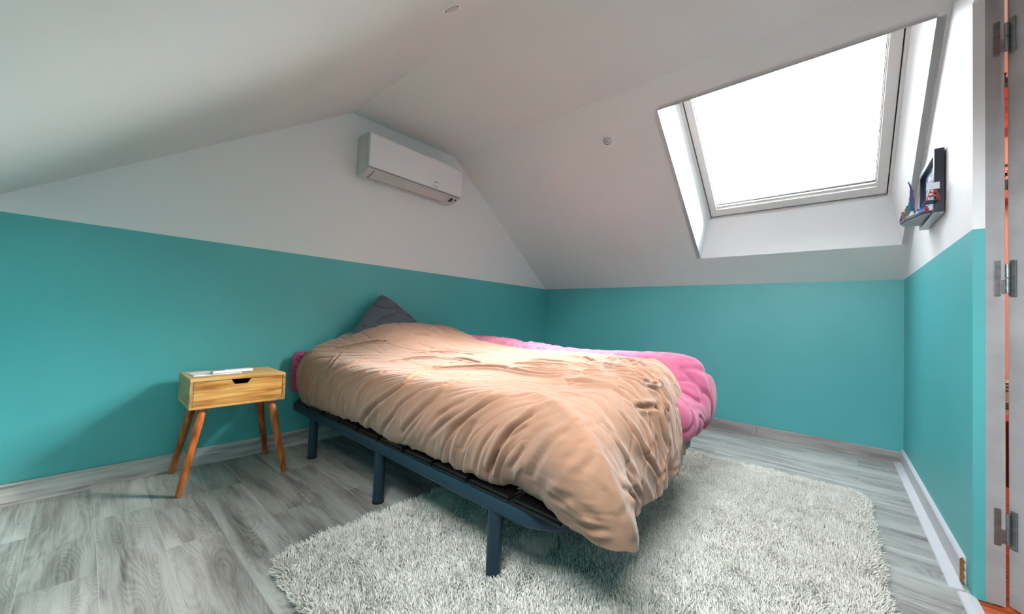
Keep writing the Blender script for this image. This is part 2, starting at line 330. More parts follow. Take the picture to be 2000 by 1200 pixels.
# broken, unpainted end of the skirting
bm = B(); zs = [0.003, .012, .02, .03, .036, .05, .056, .068, .072, .085, .088]
prof = [(W-.016, 2.184, zs[0])]+[(W-.016, 2.184, SK-.008), (W-.010, 2.184, SK-.001)]+[(W-.003-.005*((i*7) % 3)/2, 2.184, z) for i, z in reversed(list(enumerate(zs)))]
prism(bm, prof, (0, -.004, 0)); tag(obj('trim_1', bm, M['mdf']), kind='structure')
bm = B()
for y0, y1 in ((2.118, 2.80), (2.802, L-.014)):
    prism(bm, [(W-.016, y0, 0), (W-.052, y0, 0), (W-.050, y0, .004), (W-.030, y0, .008), (W-.016, y0, .010)], (0, y1-y0, 0))
tag(obj('trim_2', bm, M['skirtc']), kind='structure')
bm = B(); prism(bm, [(W-.035, 1.28, 0), (W+.012, 1.28, 0), (W+.008, 1.28, .005), (W-.012, 1.28, .008), (W-.031, 1.28, .005)], (0, .825, 0))
tag(obj('trim_3', bm, M['skirtc']), kind='structure')
bm = B(); prism(bm, [(0, YK, 0), (0, YK+.014, 0), (0, YK+.014, SK), (0, YK, SK)], (W, 0, 0)); skirt('baseboard_front', bm, M['skirt'])

# ------------------------------------------------------------------ door frame, door leaf, hinges
door = empty('door_1', (3.22, 2.1, 0), kind='structure')
bm = B(); box(bm, (3.190, YD1-.002, .003), (3.2335, YD1+.045, ZD), .0015); box(bm, (3.190, YD0-.045, .003), (3.2335, YD0, ZD), .0015); box(bm, (3.190, YD0-.045, ZD), (3.2335, YD1+.045, ZD+.045), .0015)
obj('door_frame', bm, M['paintw'], door)
dv = Vector((.57, -.82, 0)).normalized(); dn = Vector((dv.y, -dv.x, 0))*-1
h0 = Vector((3.2425, YD1+.012, .006)); bm = B()
prism(bm, [h0, h0+dv*.74, h0+dv*.74+dn*.038, h0+dn*.038], (0, 0, ZD-.02), bev=.0015); leaf = obj('door_panel', bm, M['paintw'], door)
def hinge(z, hh, worn):
    b_ = B(); box(b_, (3.2075, YD1-.0045, z-hh/2), (3.2235, YD1-.001, z+hh/2), .0015)
    box(b_, (3.222, YD1-.0045, z-hh*.42), (3.2335, YD1-.001, z-.005), .001)
    for k in (-.40, -.12, .38): cyl(b_, (3.2155, YD1-.0058, z+hh*k), (3.2155, YD1-.003, z+hh*k), .0026, n=10)
    h = obj('hinge', b_, M['steel'], door)
    b_ = B(); cyl(b_, (3.2375, YD1-.004, z-hh*.42), (3.2375, YD1-.004, z-.002), .0052, n=14, bev=.001)
    cyl(b_, (3.2375, YD1-.004, z+.001), (3.2375, YD1-.004, z+hh*.40), .0052, n=14, bev=.001); k = obj('knuckle', b_, M['steel'], door)
    b_ = B(); p0 = Vector((3.2405, YD1+.008, 0))
    def plate(s0, s1, z0, z1): prism(b_, [p0+dv*s0+Vector((0, 0, z0)), p0+dv*s1+Vector((0, 0, z0)), p0+dv*s1-dn*.003+Vector((0, 0, z0)), p0+dv*s0-dn*.003+Vector((0, 0, z0))], (0, 0, z1-z0), bev=.0008)
    plate(-.006, .010, z+.004, z+hh*.4); plate(.008, .026, z-hh/2, z+hh/2)
    for k in (-.4, 0, .4):
        c = p0+dv*.017+Vector((0, 0, z+hh*k)); cyl(b_, c-dn*.0045, c, .0026, n=10)
    obj('hinge', b_, M['steel'], door)
for z in (1.985, 1.125, .268): hinge(z, .125, 0)

# ------------------------------------------------------------------ neighbouring room seen through the hinge gap
tag(obj('floor', box(B(), (W, YK-.1, -.1), (5.2, 5.2, -.004)), M['hallfl']), kind='structure')
tag(obj('wall_hallway', box(B(), (W+.10, 4.6, 0), (5.2, 4.7, 3.1)), M['hall']), kind='structure')
bm = B(); box(bm, (5.1, YK, 0), (5.2, 4.6, 3.1)); tag(obj('wall_hallway', bm, M['hall']), kind='structure')
tag(obj('wall_hallway', box(B(), (W+.1, YK-.1, 0), (5.2, YK, 3.1)), M['hall']), kind='structure')
tag(obj('ceiling', box(B(), (W+.05, YK-.1, 3.1), (5.2, 4.7, 3.2)), M['ceil']), kind='structure')
tag(obj('wall_hallway', box(B(), (W+.06, L+.1, 0), (W+.10, 4.7, 3.1)), M['hall']), kind='structure')
tag(obj('wall_hallway', prism(B(), [(W+.045, YK, T+.1), (W+.045, YR, ZR+.09), (W+.045, YC, ZC+.09), (W+.045, L+.1, T+.1), (W+.045, L+.1, 3.1), (W+.045, YK, 3.1)], (.03, 0, 0)), M['hall']), kind='structure')
px = lambda y: 2.787+.2133*y
def shelf(y, z0, z1, label):
    x = px(y); t = empty('wall_shelf', (x, y, z0), label, 'shelf')
    obj('board', prism(B(), [(x-.15, y, z0), (x+.35, y, z0+.06), (x+.35, y, z1+.02), (x-.15, y, z1)], (0, .22, 0)), M['redwood'], t)
    obj('bracket', box(B(), (x+.26, y+.05, z0-.04), (x+.29, y+.22, z0+.05)), M['pot'], t); obj('bracket', box(B(), (x-.12, y+.05, z0-.06), (x-.09, y+.22, z0+.012)), M['pot'], t)
Yh = 4.376
s1 = 4.376/3.6
def zz(z): return .92+(z-.92)*s1
shelf(Yh, zz(2.17), zz(2.43), 'deep red-stained wooden shelf high in the next room, seen through the hinge gap')
shelf(Yh, zz(1.74), zz(1.80), 'thin red-stained wooden shelf lower in the next room, seen through the hinge gap')
x = px(Yh); t = empty('vase', (x, Yh+.1, zz(2.43)), 'black pottery vase standing on the high red shelf beyond the door gap', 'vase')
b_ = B(); r_ = [.03, .05, .055, .04, .022, .03]; hz = [0, .02, .05, .09, .12, .14]
for i in range(5): cyl(b_, (x, Yh+.1, zz(2.44)+hz[i]), (x, Yh+.1, zz(2.44)+hz[i+1]), r_[i], r_[i+1], 16)
obj('body', b_, M['pot'], t)
t = empty('potted_plant', (x, Yh+.1, zz(1.80)), 'small dark green leafy plant in a black pot on the lower red shelf', 'plant')
obj('pot', cyl(B(), (x, Yh+.1, zz(1.795)), (x, Yh+.1, zz(1.88)), .04, .055, 16), M['pot'], t)
b_ = B(); cyl(b_, (x, Yh+.1, zz(1.87)), (x, Yh+.1, zz(1.95)), .006, n=8)
for i in range(60):
    a = random.random()*6.28; r = random.random()*.075; z = zz(1.89)+random.random()*.13; c = Vector((x+r*math.cos(a), Yh+.1+r*math.sin(a), z))
    d = Vector((math.cos(a), math.sin(a), .5-random.random())).normalized(); s_ = d.cross(Vector((0, 0, 1))).normalized()*.012
    vs = [b_.verts.new(v) for v in (c, c+d*.018+s_, c+d*.04, c+d*.018-s_)]; b_.faces.new(vs)
obj('foliage', b_, M['leaf'], t)
t = empty('wooden_chest', (px(4.2), 4.2, 0), 'pale pine chest with lined edge against the salmon wall beyond the door', 'chest')
obj('body', box(B(), (px(4.2)-.2, 4.2, .0), (px(4.2)+.4, 4.55, .61), .008), M['pale'], t)
b_ = B()
for z in (.60, .575, .55, .46, .445, .43): box(b_, (px(4.2)-.19, 4.194, z), (px(4.2)+.39, 4.2, z+.005))
obj('groove_strip', b_, M['pot'], t)
cur = B(); n = 40; path = []
for i in range(n): path.append((px(3.1)-.05+i*.14/n, 3.12+.012*math.sin(i*1.3), .16))
sweep(cur, path, [(-.006, 0), (.006, 0), (.006, .33), (-.006, .33)])
t = tag(obj('blanket', cur, M['orange'], smooth=True), 'rust orange ribbed blanket hanging low in the next room', 'blanket')
t = empty('stool', (px(3.1)+.02, 3.30, 0), 'low red-stained stool under the rust orange blanket in the next room', 'stool')
obj('seat', box(B(), (px(3.1)-.08, 3.16, .46), (px(3.1)+.14, 3.38, .49), .004), M['redwood'], t)
for a in (-.07, .13):
    for c in (3.18, 3.36): obj('leg', cyl(B(), (px(3.1)+a, c, -.003), (px(3.1)+a, c, .46), .012), M['redwood'], t)

# ------------------------------------------------------------------ bed frame
bed = empty('bed_frame', (1.1, 1.67, 0), 'low blue-grey metal slatted bed frame under the beige and pink duvets', 'bed')
Y0, Y1, XE = .965, 2.405, 2.175
def arc(cx, cy, r, a0, a1, n=12): return [(cx+r*math.cos(a0+(a1-a0)*i/n), cy+r*math.sin(a0+(a1-a0)*i/n)) for i in range(n+1)]
R_ = .19
out = [(.035, Y0+.012)]+[(.3+i*.3, Y0+.012) for i in range(6)]+arc(XE-R_, Y0+.012+R_, R_, -math.pi/2, 0)+arc(XE-R_, Y1-R_, R_, 0, math.pi/2)+[(1.8-i*.3, Y1) for i in range(6)]+[(.035, Y1)]
prof = [(-.012, .247), (-.004, .245), (.008, .245), (.013, .252), (.013, .288), (.008, .296), (-.004, .296), (-.012, .29)]
obj('side_rail', sweep(B(), [(x, y, 0) for x, y in out], prof), M['metal'], bed, True)
obj('head_rail', box(B(), (.028, Y0, .247), (.052, Y1, .294), .003), M['metal'], bed)
obj('centre_rail', box(B(), (.05, 1.67, .252), (XE-.01, 1.70, .292), .003), M['metalk'], bed)
for y in (.988, 1.685, 2.38):
    for x in (.318, 1.113, 1.888):
        lg = obj('leg', cyl(B(), (x, y, .010), (x, y, .255), .0265, n=28), M['metal'], bed, True)
        obj('foot_cap', cyl(B(), (x, y, 0.001), (x, y, .014), .0275, n=28, bev=.003), M['rubber'], lg, True)
x = .055; k = 0
while x < 2.05:
    w = .197 if k else .18
    for (ya, yb) in ((Y0+.003, Y0+.075), (Y1-.07, Y1-.003)):
        bb = B(); box(bb, (x, ya, .296), (x+w, yb, .307), .003); box(bb, (x+.004, ya+.006 if ya < 1.5 else ya, .307), (x+w-.004, yb-.006 if ya > 1.5 else yb, .318), .003); obj('slat_holder', bb, M['metalk'], bed)
    for j in (0, 1):
        xs = x+.020+j*.098
        for (ya, yb) in ((Y0+.06, 1.68), (1.69, Y1-.055)):
            n = 10; bb = B()
            for i in range(n):
                a = ya+(yb-ya)*i/n; b = ya+(yb-ya)*(i+1)/n; za = .308+.012*math.sin(math.pi*i/n); zb = .308+.012*math.sin(math.pi*(i+1)/n)
                prism(bb, [(xs, a, za), (xs, b, zb), (xs, b, zb+.009), (xs, a, za+.009)], (.056, 0, 0))
            sl = obj('slat', bb, M['slat'], bed)
            bb = B()
            prism(bb, [(xs+.056, ya, .3085), (xs+.056, yb, .3085), (xs+.056, yb, .3165), (xs+.056, (ya+yb)/2, .328), (xs+.056, ya, .3165)], (.0015, 0, 0)); obj('ply_edge', bb, M['birch'], sl)
    x += .2135; k += 1

# ------------------------------------------------------------------ numpy cloth
RNG = np.random.RandomState(3)
PERM = RNG.permutation(512); PERM = np.concatenate([PERM, PERM]); GA = RNG.rand(512)*2*np.pi
def pn(x, y, seed=0):
    x = np.asarray(x, float)+seed*17.13; y = np.asarray(y, float)+seed*9.71
    xi = np.floor(x).astype(int); yi = np.floor(y).astype(int); xf = x-xi; yf = y-yi
    def g(ix, iy, dx, dy):
        a = GA[PERM[(PERM[ix & 511]+iy) & 511]]; return np.cos(a)*dx+np.sin(a)*dy
    u = xf**3*(xf*(xf*6-15)+10); v = yf**3*(yf*(yf*6-15)+10)
    a = g(xi, yi, xf, yf); b = g(xi+1, yi, xf-1, yf); c = g(xi, yi+1, xf, yf-1); d = g(xi+1, yi+1, xf-1, yf-1)
    return (a+(b-a)*u+(c-a)*v+(a-b-c+d)*u*v)*1.5
def sstep(a, b, x):
    t = np.clip((x-a)/(b-a), 0, 1); return t*t*(3-2*t)
def billow(x, y, seed, sharp=.8):      # rounded puffs parted by narrow creases
    return np.abs(pn(x, y, seed))**sharp
def crease(x, y, seed, w=.10):           # thin lines where the noise crosses zero
    return -np.exp(-(pn(x, y, seed)/w)**2)
def drape(nu, nv, x0, x1, y0, y1, R, ztop, prof, m0=.74):
    U, V = np.meshgrid(np.linspace(-1, 1, nu), np.linspace(-1, 1, nv), indexing='ij')
    m = np.maximum(np.abs(U), np.abs(V)); mm = np.where(m < 1e-6, 1, m)
    cx, cy, hx, hy = (x0+x1)/2, (y0+y1)/2, (x1-x0)/2, (y1-y0)/2
    px_, py_ = U/mm*hx, V/mm*hy
    qx, qy = np.clip(px_, -(hx-R), hx-R), np.clip(py_, -(hy-R), hy-R)
    nx, ny = px_-qx, py_-qy; l = np.hypot(nx, ny)+1e-9; nx /= l; ny /= l
    ox, oy = qx+nx*R, qy+ny*R
    s = np.clip(m/m0, 0, 1)
    d = np.clip((m-m0)/(1-m0), 0, 1)
    X, Yy = cx+ox*s, cy+oy*s
    out_, drop = prof(nx, ny, d, cx+ox, cy+oy)
    X = X+nx*out_; Yy = Yy+ny*out_
    Z = ztop(X, Yy, d)*(1-drop[0])+drop[0]*drop[1]
    return U, V, d, nx, ny, X, Yy, Z, cx+ox, cy+oy
def blur(A, n):
    for _ in range(n):
        A = A.copy(); A[1:-1] = (A[:-2]+2*A[1:-1]+A[2:])/4; A[:, 1:-1] = (A[:, :-2]+2*A[:, 1:-1]+A[:, 2:])/4
    return A
def displace(X, Y, Z, H):
    P = np.stack([X, Y, Z], -1); du = np.gradient(P, axis=0); dv_ = np.gradient(P, axis=1)
    N = np.cross(du, dv_); N /= np.linalg.norm(N, axis=-1, keepdims=True)+1e-12; N = blur(N, 4); H = blur(H, 1)
    return P+N*H[..., None]
def gridmesh(name, P, mat, parent=None):
    nu, nv = P.shape[:2]; idx = np.arange(nu*nv).reshape(nu, nv)
    f = np.stack([idx[:-1, :-1], idx[1:, :-1], idx[1:, 1:], idx[:-1, 1:]], -1).reshape(-1, 4)
    o = npmesh(name, P.reshape(-1, 3), f, mat, parent)
    md = o.modifiers.new('thickness', 'SOLIDIFY'); md.thickness = .004; md.offset = -1
    return o

# mattress (rounded block with pink fitted sheet)
bm = B(); box(bm, (.10, 1.005, .336), (1.93, 2.37, .57), .09, seg=6)
tag(obj('mattress', bm, M['pink'], smooth=True), 'thick mattress in a pink fitted sheet, edge just showing under the duvets', 'mattress')

# beige duvet ------------------------------------------------------
def top_b(x, y, d):
    z = .635+.075*sstep(1.05, 1.6, y)+.05*sstep(.45, .1, x)*sstep(1.5, 1.1, y)
    z = z+.012*sstep(1.1, 1.9, x)
    z += .145*np.exp(-((x-.20)/.42)**2)*sstep(1.0, 1.5, y)*(1-sstep(1.95, 2.35, y)*.8)
    return z
def prof_b(nx, ny, d, ox, oy):
    near, head, foot, far = np.maximum(-ny, 0)**2, np.maximum(-nx, 0)**2, np.maximum(nx, 0)**2, np.maximum(ny, 0)**2
    corner = np.clip(4*foot*near, 0, 1)**1.5
    phi = np.pi/2*(1-d*(near*1.62+head*1.3+foot*1.12+far*1.1))
    bulge = near*(.165+.012*sstep(.5, .1, ox))+head*.03+foot*.215+far*.03+corner*.115
    co = np.cos(phi); si = np.sin(phi)
    lift = .018*np.exp(-((ox-1.98)/.09)**2)+.006*np.sin(ox*9)
    zb = near*(.327+lift-.018*sstep(.9, .2, ox))+head*.40+foot*(.30)+far*.60+corner*.020
    o = bulge*np.maximum(co, 0)**.75
    # under the widest point the cloth tucks back (near side) or flares (corner)
    tk = near*(.26+.16*np.exp(-((ox-1.98)/.10)**2))+head*.3+foot*.12
    o = np.where(phi < 0, bulge*(1-tk*np.clip(-phi/.97, 0, 1)**1.6), o)
    o += corner*.05*d**2
    dp = np.clip(1-(si+.0), 0, 2)
    endv = 1-np.sin(np.pi/2*(1-(near*1.62+head*1.3+foot*1.12+far*1.1)))
    drop = np.clip(dp/endv, 0, 1)**(1.0)
    return o, (drop, zb)
U, V, d, nx, ny, X, Yy, Z, OX, OY = drape(700, 820, .085, 2.10, 1.11, 2.10, .07, top_b, prof_b, m0=.68)
near, head, foot, far = np.maximum(-ny, 0)**2, np.maximum(-nx, 0)**2, np.maximum(nx, 0)**2, np.maximum(ny, 0)**2
wn = near*sstep(-.0, .35, d)*(1)+0; wf = foot*sstep(0, .35, d)
# softened masks that start already on the top, near the edge
en = np.exp(-np.maximum(Yy-1.13, 0)/.16)*near; ef = np.exp(-np.maximum(2.05-X, 0)/.25)*foot
arcn = np.where(d > 0, d*.42, -np.maximum(Yy-1.11, 0))
flow = np.where(arcn > 0, .50*(1-np.exp(-np.maximum(arcn, 0)/.22)), 2.27*arcn)
u = X+flow+.035*pn(X*2.5, arcn*3, 1)
up_ = sstep(-.10, .22, arcn); fr = 1.0+.35*sstep(1.2, .3, X)      # closer folds towards the head
Hn = (.011*(billow(u*3.4, arcn*.6, 2, 1)-.3)+.006*(billow(u*7*fr, arcn*1.0, 3, 1)-.3)+.013*crease(u*2.2, arcn*.5, 4, .022)+.009*crease(u*4.6, arcn*.8, 44, .030)+.006*crease(u*8.5, arcn*1.2, 45, .13)+.007*np.exp(-((pn(u*4.2, arcn*.7, 46)-.08)/.04)**2))*(.35+.65*up_)*(1-.45*sstep(.30, .42, arcn))*.62
v_ = Yy; at = np.hypot(X-.6, (Yy-1.6)*1.0)
uw = Yy+.10*np.sin(X*2.2)+.05*pn(X*2, Yy*2, 6)
Ht = .8*(.010*pn(X*1.6, uw*4, 7)+.012*crease(X*.8, uw*5.0, 8, .09)*sstep(-.3, .3, pn(X*1.5, Yy*2, 21))+.006*crease(X*1.6, uw*10, 9, .10)*sstep(-.2, .3, pn(X*2, Yy*3, 24))+.0015*pn(X*11, Yy*16, 10)+.005*crease(X*2.5+Yy*1.5, uw*5-X*2, 22, .07)*sstep(-.1, .3, pn(X*3, Yy*3, 25)))
arcf = np.where(d > 0, d*.42, -np.maximum(2.1-X, 0)); w_ = Yy-.30*arcf+.03*pn(Yy*4, arcf*4, 11)
Hf = .85*(.010*(billow(w_*4, arcf*1.0, 12, 1)-.3)+.006*np.exp(-((pn(w_*6, arcf*1.6, 47)-.1)/.05)**2)+.012*crease(w_*3.6, arcf*.9, 13, .06)+.007*crease(w_*8, arcf*2.0, 14, .09)+.0022*pn(Yy*20, arcf*14, 15)+.006*crease(Yy*5+arcf*4, arcf*5-Yy*2, 16, .06))
H = Hn*en+Hf*ef*(1-.5*en)+Ht*(1-np.clip(en+ef*.8, 0, 1))
# crossing seam and bunched folds near the foot end
H += .0010*pn(X*30, Yy*30, 17)
# folds of the cloth: (depth mm, half width mm, path over the surface in mm); negative depth is a raised ridge
CREASES = [(8,9,[(218,940,436),(230,937,501),(221,957,583),(216,1034,663)]),
 (7,9,[(525,953,523),(504,993,596),(364,1111,661)]),
 (6,8,[(264,960,368),(290,939,462),(315,965,578)]),
 (7,9,[(702,949,436),(683,948,504),(705,1000,604),(655,1135,648)]),
 (8,9,[(943,951,430),(961,947,503),(1023,979,582),(1040,1043,628)]),
 (14,11,[(949,981,351),(1076,947,449),(1287,993,599),(1213,1171,645),(1244,1245,658)]),
 (6,8,[(1141,972,358),(1273,946,453),(1319,950,517),(1417,976,581)]),
 (13,11,[(1332,962,383),(1448,945,488),(1539,976,584),(1555,1068,640),(1499,1192,653)]),
 (8,9,[(1541,955,417),(1633,946,497),(1739,967,572),(1790,1009,621),(1802,1090,647)]),
 (7,9,[(1459,966,379),(1620,954,541),(1716,985,599)]),
 (13,12,[(1637,970,372),(1717,948,513),(1826,993,608),(1879,1049,641)]),
 (20,9,[(1875,973,372),(1898,956,421),(1965,951,535),(2014,976,590),(2076,1041,640)]),
 (18,9,[(2063,958,415),(2098,933,479),(2150,926,555),(2198,951,599),(2208,989,617)]),
 (9,9,[(2158,905,454),(2231,905,544),(2242,938,579)]),
 (12,9,[(2156,915,394),(2210,885,452)]),
 (7,9,[(1968,965,413),(2017,946,473),(2076,957,561),(2129,962,600)]),
 (10,8,[(2230,891,367),(2286,884,399)]),
 (8,10,[(2241,879,443),(2261,881,404)]),
 (6,9,[(1306,988,332),(1455,946,459),(1562,970,576)]),
 (6,8,[(393,970,347),(430,945,451),(444,962,550)]),
 (5,7,[(797,952,424),(815,946,497),(874,976,579),(892,1068,634)]),
 (6,8,[(592,955,402),(589,945,472),(631,960,547),(620,1018,616)]),
 (8,8,[(1798,979,348),(1820,958,401),(1867,945,489),(1911,958,554)]),
 (6,8,[(2249,887,501),(2277,917,541),(2279,949,565)]),
 (7,10,[(1741,953,419),(1776,945,489),(1812,956,546)]),
 (-14,22,[(1880,1090,648),(2007,1082,647),(2121,1036,640),(2216,977,611),(2279,949,565),(2317,927,503),(2337,921,434),(2346,935,369)]),
 (11,10,[(1319,1235,657),(1557,1321,679),(1838,1312,682),(1988,1441,707),(2054,1453,709)]),
 (8,8,[(1634,1344,685),(1838,1427,704)]),
 (9,9,[(1605,1496,711),(1776,1520,717),(1996,1539,719)]),
 (12,10,[(1660,1783,720),(1788,1798,722),(2042,1566,721),(2134,1573,720),(2203,1584,693)]),
 (18,20,[(1780,2105,722),(2078,1794,722),(2202,1659,687)]),
 (14,6,[(2207,1473,684),(2229,1589,668),(2215,1709,664)]),
 (16,10,[(2219,1479,675),(2249,1543,644),(2272,1530,601),(2289,1576,547)]),
 (16,12,[(2218,1711,660),(2212,1932,586),(2220,1995,520)]),
 (18,12,[(2265,1492,615),(2280,1456,577),(2301,1466,507),(2312,1506,437)]),
 (12,8,[(2247,1333,621),(2272,1465,595)]),
 (12,12,[(2089,2061,707),(2141,2080,654),(2191,2072,557),(2225,2018,469)]),
 (8,8,[(2107,1453,709),(2207,1473,684)]),
 (12,9,[(2233,1212,617),(2272,1227,563),(2302,1274,482),(2314,1360,393),(2315,1401,351)]),
 (10,8,[(2272,1399,587),(2297,1367,511),(2311,1355,436)]),
 (10,8,[(2312,1527,430),(2315,1444,390),(2315,1392,366)]),
 (9,9,[(2246,1098,601),(2287,1088,546),(2309,1166,436)]),
 (10,10,[(2258,1786,540),(2282,1739,462),(2304,1643,385)]),
 (8,8,[(2294,1703,338),(2313,1552,331)]),
 (12,10,[(2336,957,482),(2315,1176,359)]),
 (10,9,[(2312,1152,410),(2315,1225,347)]),
 (8,8,[(2270,1312,580),(2290,1318,530),(2303,1318,480)]),
 (7,8,[(256,1073,671),(407,1259,721),(535,1344,735)]),
 (8,7,[(558,1537,777),(567,1671,778)]),
 (8,9,[(844,1149,644),(950,1293,670),(1187,1379,684),(1416,1355,683)]),
 (9,9,[(1200,1159,643),(1398,1283,668),(1634,1344,685)]),
 (6,10,[(967,1800,715),(1507,1762,716)]),
 (6,8,[(818,1326,685),(989,1465,703),(1213,1510,706)]),
 (6,7,[(1583,1403,696),(1728,1460,709),(1860,1479,713)]),
 (7,8,[(1992,1309,681),(2116,1333,686),(2203,1350,666)]),
 (6,8,[(1789,1546,719),(1929,1546,720)]),
 (-8,12,[(2176,1508,705),(2237,1612,655),(2272,1567,597),(2296,1508,530)]),
 (-8,14,[(1879,1853,722),(2176,1476,701),(2206,1542,691)]),
 (-6,10,[(2230,1288,633),(2259,1456,621)])]
def smooth_path(q, k=6):
    q = np.array(q, float)/1000; o_ = []
    for i in range(len(q)-1):
        a, b, c_, e_ = q[max(i-1, 0)], q[i], q[i+1], q[min(i+2, len(q)-1)]
        for t in np.arange(k)/k: o_.append(.5*(2*b+(c_-a)*t+(2*a-5*b+4*c_-e_)*t*t+(3*b-a-3*c_+e_)*t**3))
    o_.append(q[-1]); return np.array(o_)
BASE = np.stack([X, Yy, Z], -1)
def crease_lines(H):
    for dep, wid, pts_ in CREASES:
        q = smooth_path(pts_); w = wid/1000*(.85 if dep > 0 else 1.1); lo, hi = q.min(0)-.09, q.max(0)+.09
        m_ = np.all((BASE > lo) & (BASE < hi), -1); S_ = BASE[m_]
        if not len(S_): continue
        best = np.full(len(S_), 9.0); tt = np.zeros(len(S_)); n_ = len(q)-1
        for i in range(n_):
            a, b = q[i], q[i+1]; ab = b-a; t = np.clip(((S_-a)@ab)/(ab@ab+1e-12), 0, 1); dd = np.linalg.norm(S_-a-t[:, None]*ab, axis=1)
            k = dd < best; best[k] = dd[k]; tt[k] = (i+t[k])/n_
        env = np.clip(np.sin(np.pi*np.clip(tt, .0, 1))+.0, 0, 1)**.6*(1+.25*pn(tt*5, best*0, int(wid*7+dep)))
        h_ = -np.exp(-(best/w)**2)+.55*np.exp(-((best-2.5*w)/(1.5*w))**2) if dep > 0 else np.exp(-(best/w)**2)
        H[m_] += abs(dep)/1000*(1.45 if dep > 0 else 1.2)*env*h_
    return H
# near-foot corner: the ridge that ends in a hanging tip
X = X-.10*sstep(1.5, 2.2, Yy)*sstep(1.0, 2.1, X)
H = crease_lines(H)
P = displace(X, Yy, Z, H)
tipw = np.clip(4*foot*near, 0, 1)**1.5*sstep(.35, 1, d)
P[..., 2] -= .020*tipw; P[..., 0] += .060*tipw; P[..., 1] += .045*tipw
hem = sstep(.82, 1, d)*(near+foot)
P[..., 2] += hem*(.014*pn(X*9, Yy*9, 18)+.008*pn(X*22, Yy*22, 19))
P[..., 0] = np.maximum(P[..., 0], .06)
beige = gridmesh('duvet', P, M['beige'])
tag(beige, 'crumpled sand beige duvet spread over the near side of the bed', 'duvet')

# pink duvet -------------------------------------------------------
def top_p(x, y, d):
    z = .57+.172*sstep(1.9, 2.2, y-.12*sstep(1.5, 2.1, x)+.0)+.02*np.sin(x*3)
    return z+.015*sstep(1.2, 2.0, x)
def prof_p(nx, ny, d, ox, oy):
    near, head, foot, far = np.maximum(-ny, 0)**2, np.maximum(-nx, 0)**2, np.maximum(nx, 0)**2, np.maximum(ny, 0)**2
    corner = np.clip(4*foot*far, 0, 1)
    k = near*.6+head*.8+foot*1.35+far*1.5; phi = np.pi/2*(1-d*k)
    bulge = near*.02+head*.02+foot*.25+far*.14+corner*.05
    o = bulge*np.maximum(np.cos(phi), .0)**.8; endv = 1-np.sin(np.pi/2*(1-k))
    return o, (np.clip((1-np.sin(phi))/endv, 0, 1), near*.55+head*.5+foot*.38+far*.40+corner*.0)
U, V, d, nx, ny, X, Yy, Z, OX, OY = drape(380, 320, .07, 2.06, 1.75, 2.32, .12, top_p, prof_p, m0=.66)
foot, far = np.maximum(nx, 0)**2, np.maximum(ny, 0)**2
ang = np.arctan2(OY-2.0, OX-1.7)
s_ = np.where(foot > .5, OY*1.0, OX)
Hs = .012*(billow(OX*6+OY*5, d*.9, 31, 1)-.3)+.016*crease(OX*6+OY*9, d*1.5, 32, .1)
Hs2 = .004*pn(X*16, Yy*16, 33)+.005*crease(X*9, Yy*4, 34, .12)+.014*crease(X*8.5+Yy*3, Yy*1.5, 35, .16)*(1-sstep(1.0, 1.6, X))
P = displace(X, Yy, Z, Hs*(foot+far)*sstep(0, .4, d)+Hs2)
P[..., 0] = np.maximum(P[..., 0], .03)
pink = gridmesh('duvet', P, M['pink'])
tag(pink, 'pink duvet bulging over the far foot corner of the bed', 'duvet')

# charcoal pillow propped against the wall --------------------------
def pillow(name, mat, c, ex, ey, n_, w, h, th, seed, label):
    U, V = np.meshgrid(np.linspace(-1, 1, 130), np.linspace(-1, 1, 130), indexing='ij')
    cr_ = .10*np.abs(U*V)**3; pinch = 1-cr_-.03*(1-U**2)*np.abs(V)**3; pinch2 = 1-cr_-.03*(1-V**2)*np.abs(U)**3
    base = ((1-U**2)*(1-V**2)); prof = np.maximum(base, 0)**.42
    halves = []
    for sgn in (1, -1):
        wr = (.016*(billow((U*.62-V*.79)*1.1, (U*.79+V*.62)*2.4, seed+sgn, 1)-.3)+.016*crease((U*.62-V*.79)*.8+.3*U, (U*.79+V*.62)*3.0, seed+5+sgn, .07))+.0015*pn(U*10, V*10, seed+9)
        t_ = sgn*(th/2*prof+wr*np.minimum(1, base*5))
        P = np.array(c)+np.array(ex)*(U*w/2*pinch2)[..., None]+np.array(ey)*(V*h/2*pinch)[..., None]+np.array(n_)*t_[..., None]
        halves.append(P)
    vs = np.concatenate([halves[0].reshape(-1, 3), halves[1].reshape(-1, 3)]); k = 130; idx = np.arange(k*k).reshape(k, k)
    f = np.stack([idx[:-1, :-1], idx[1:, :-1], idx[1:, 1:], idx[:-1, 1:]], -1).reshape(-1, 4)
    o = npmesh(name, vs, np.concatenate([f, f[:, ::-1]+k*k]), mat); bm = bmesh.new(); bm.from_mesh(o.data)
    bmesh.ops.remove_doubles(bm, verts=bm.verts, dist=1e-5); bm.to_mesh(o.data); bm.free(); return tag(o, label, 'pillow')
a = math.radians(52); lean = math.radians(14)
nrm = np.array([math.cos(lean), 0, math.sin(lean)]); upv = np.array([-math.sin(lean), 0, math.cos(lean)]); yv = np.array([0, 1., 0])
ex = yv*math.cos(a)+upv*math.sin(a); ey = -yv*math.sin(a)+upv*math.cos(a)
pillow('pillow', M['grey'], (.175, 1.545, .725), ex, ey, nrm, .60, .50, .20, 41, 'charcoal grey pillow propped on one corner against the teal wall')
pillow('pillow', M['pink'], (.055, 1.19, .505), yv, np.array([0, 0, 1.]), np.array([1., 0, 0]), .54, .29, .09, 61, 'pink pillow on edge behind the duvet, beside the bedside table')

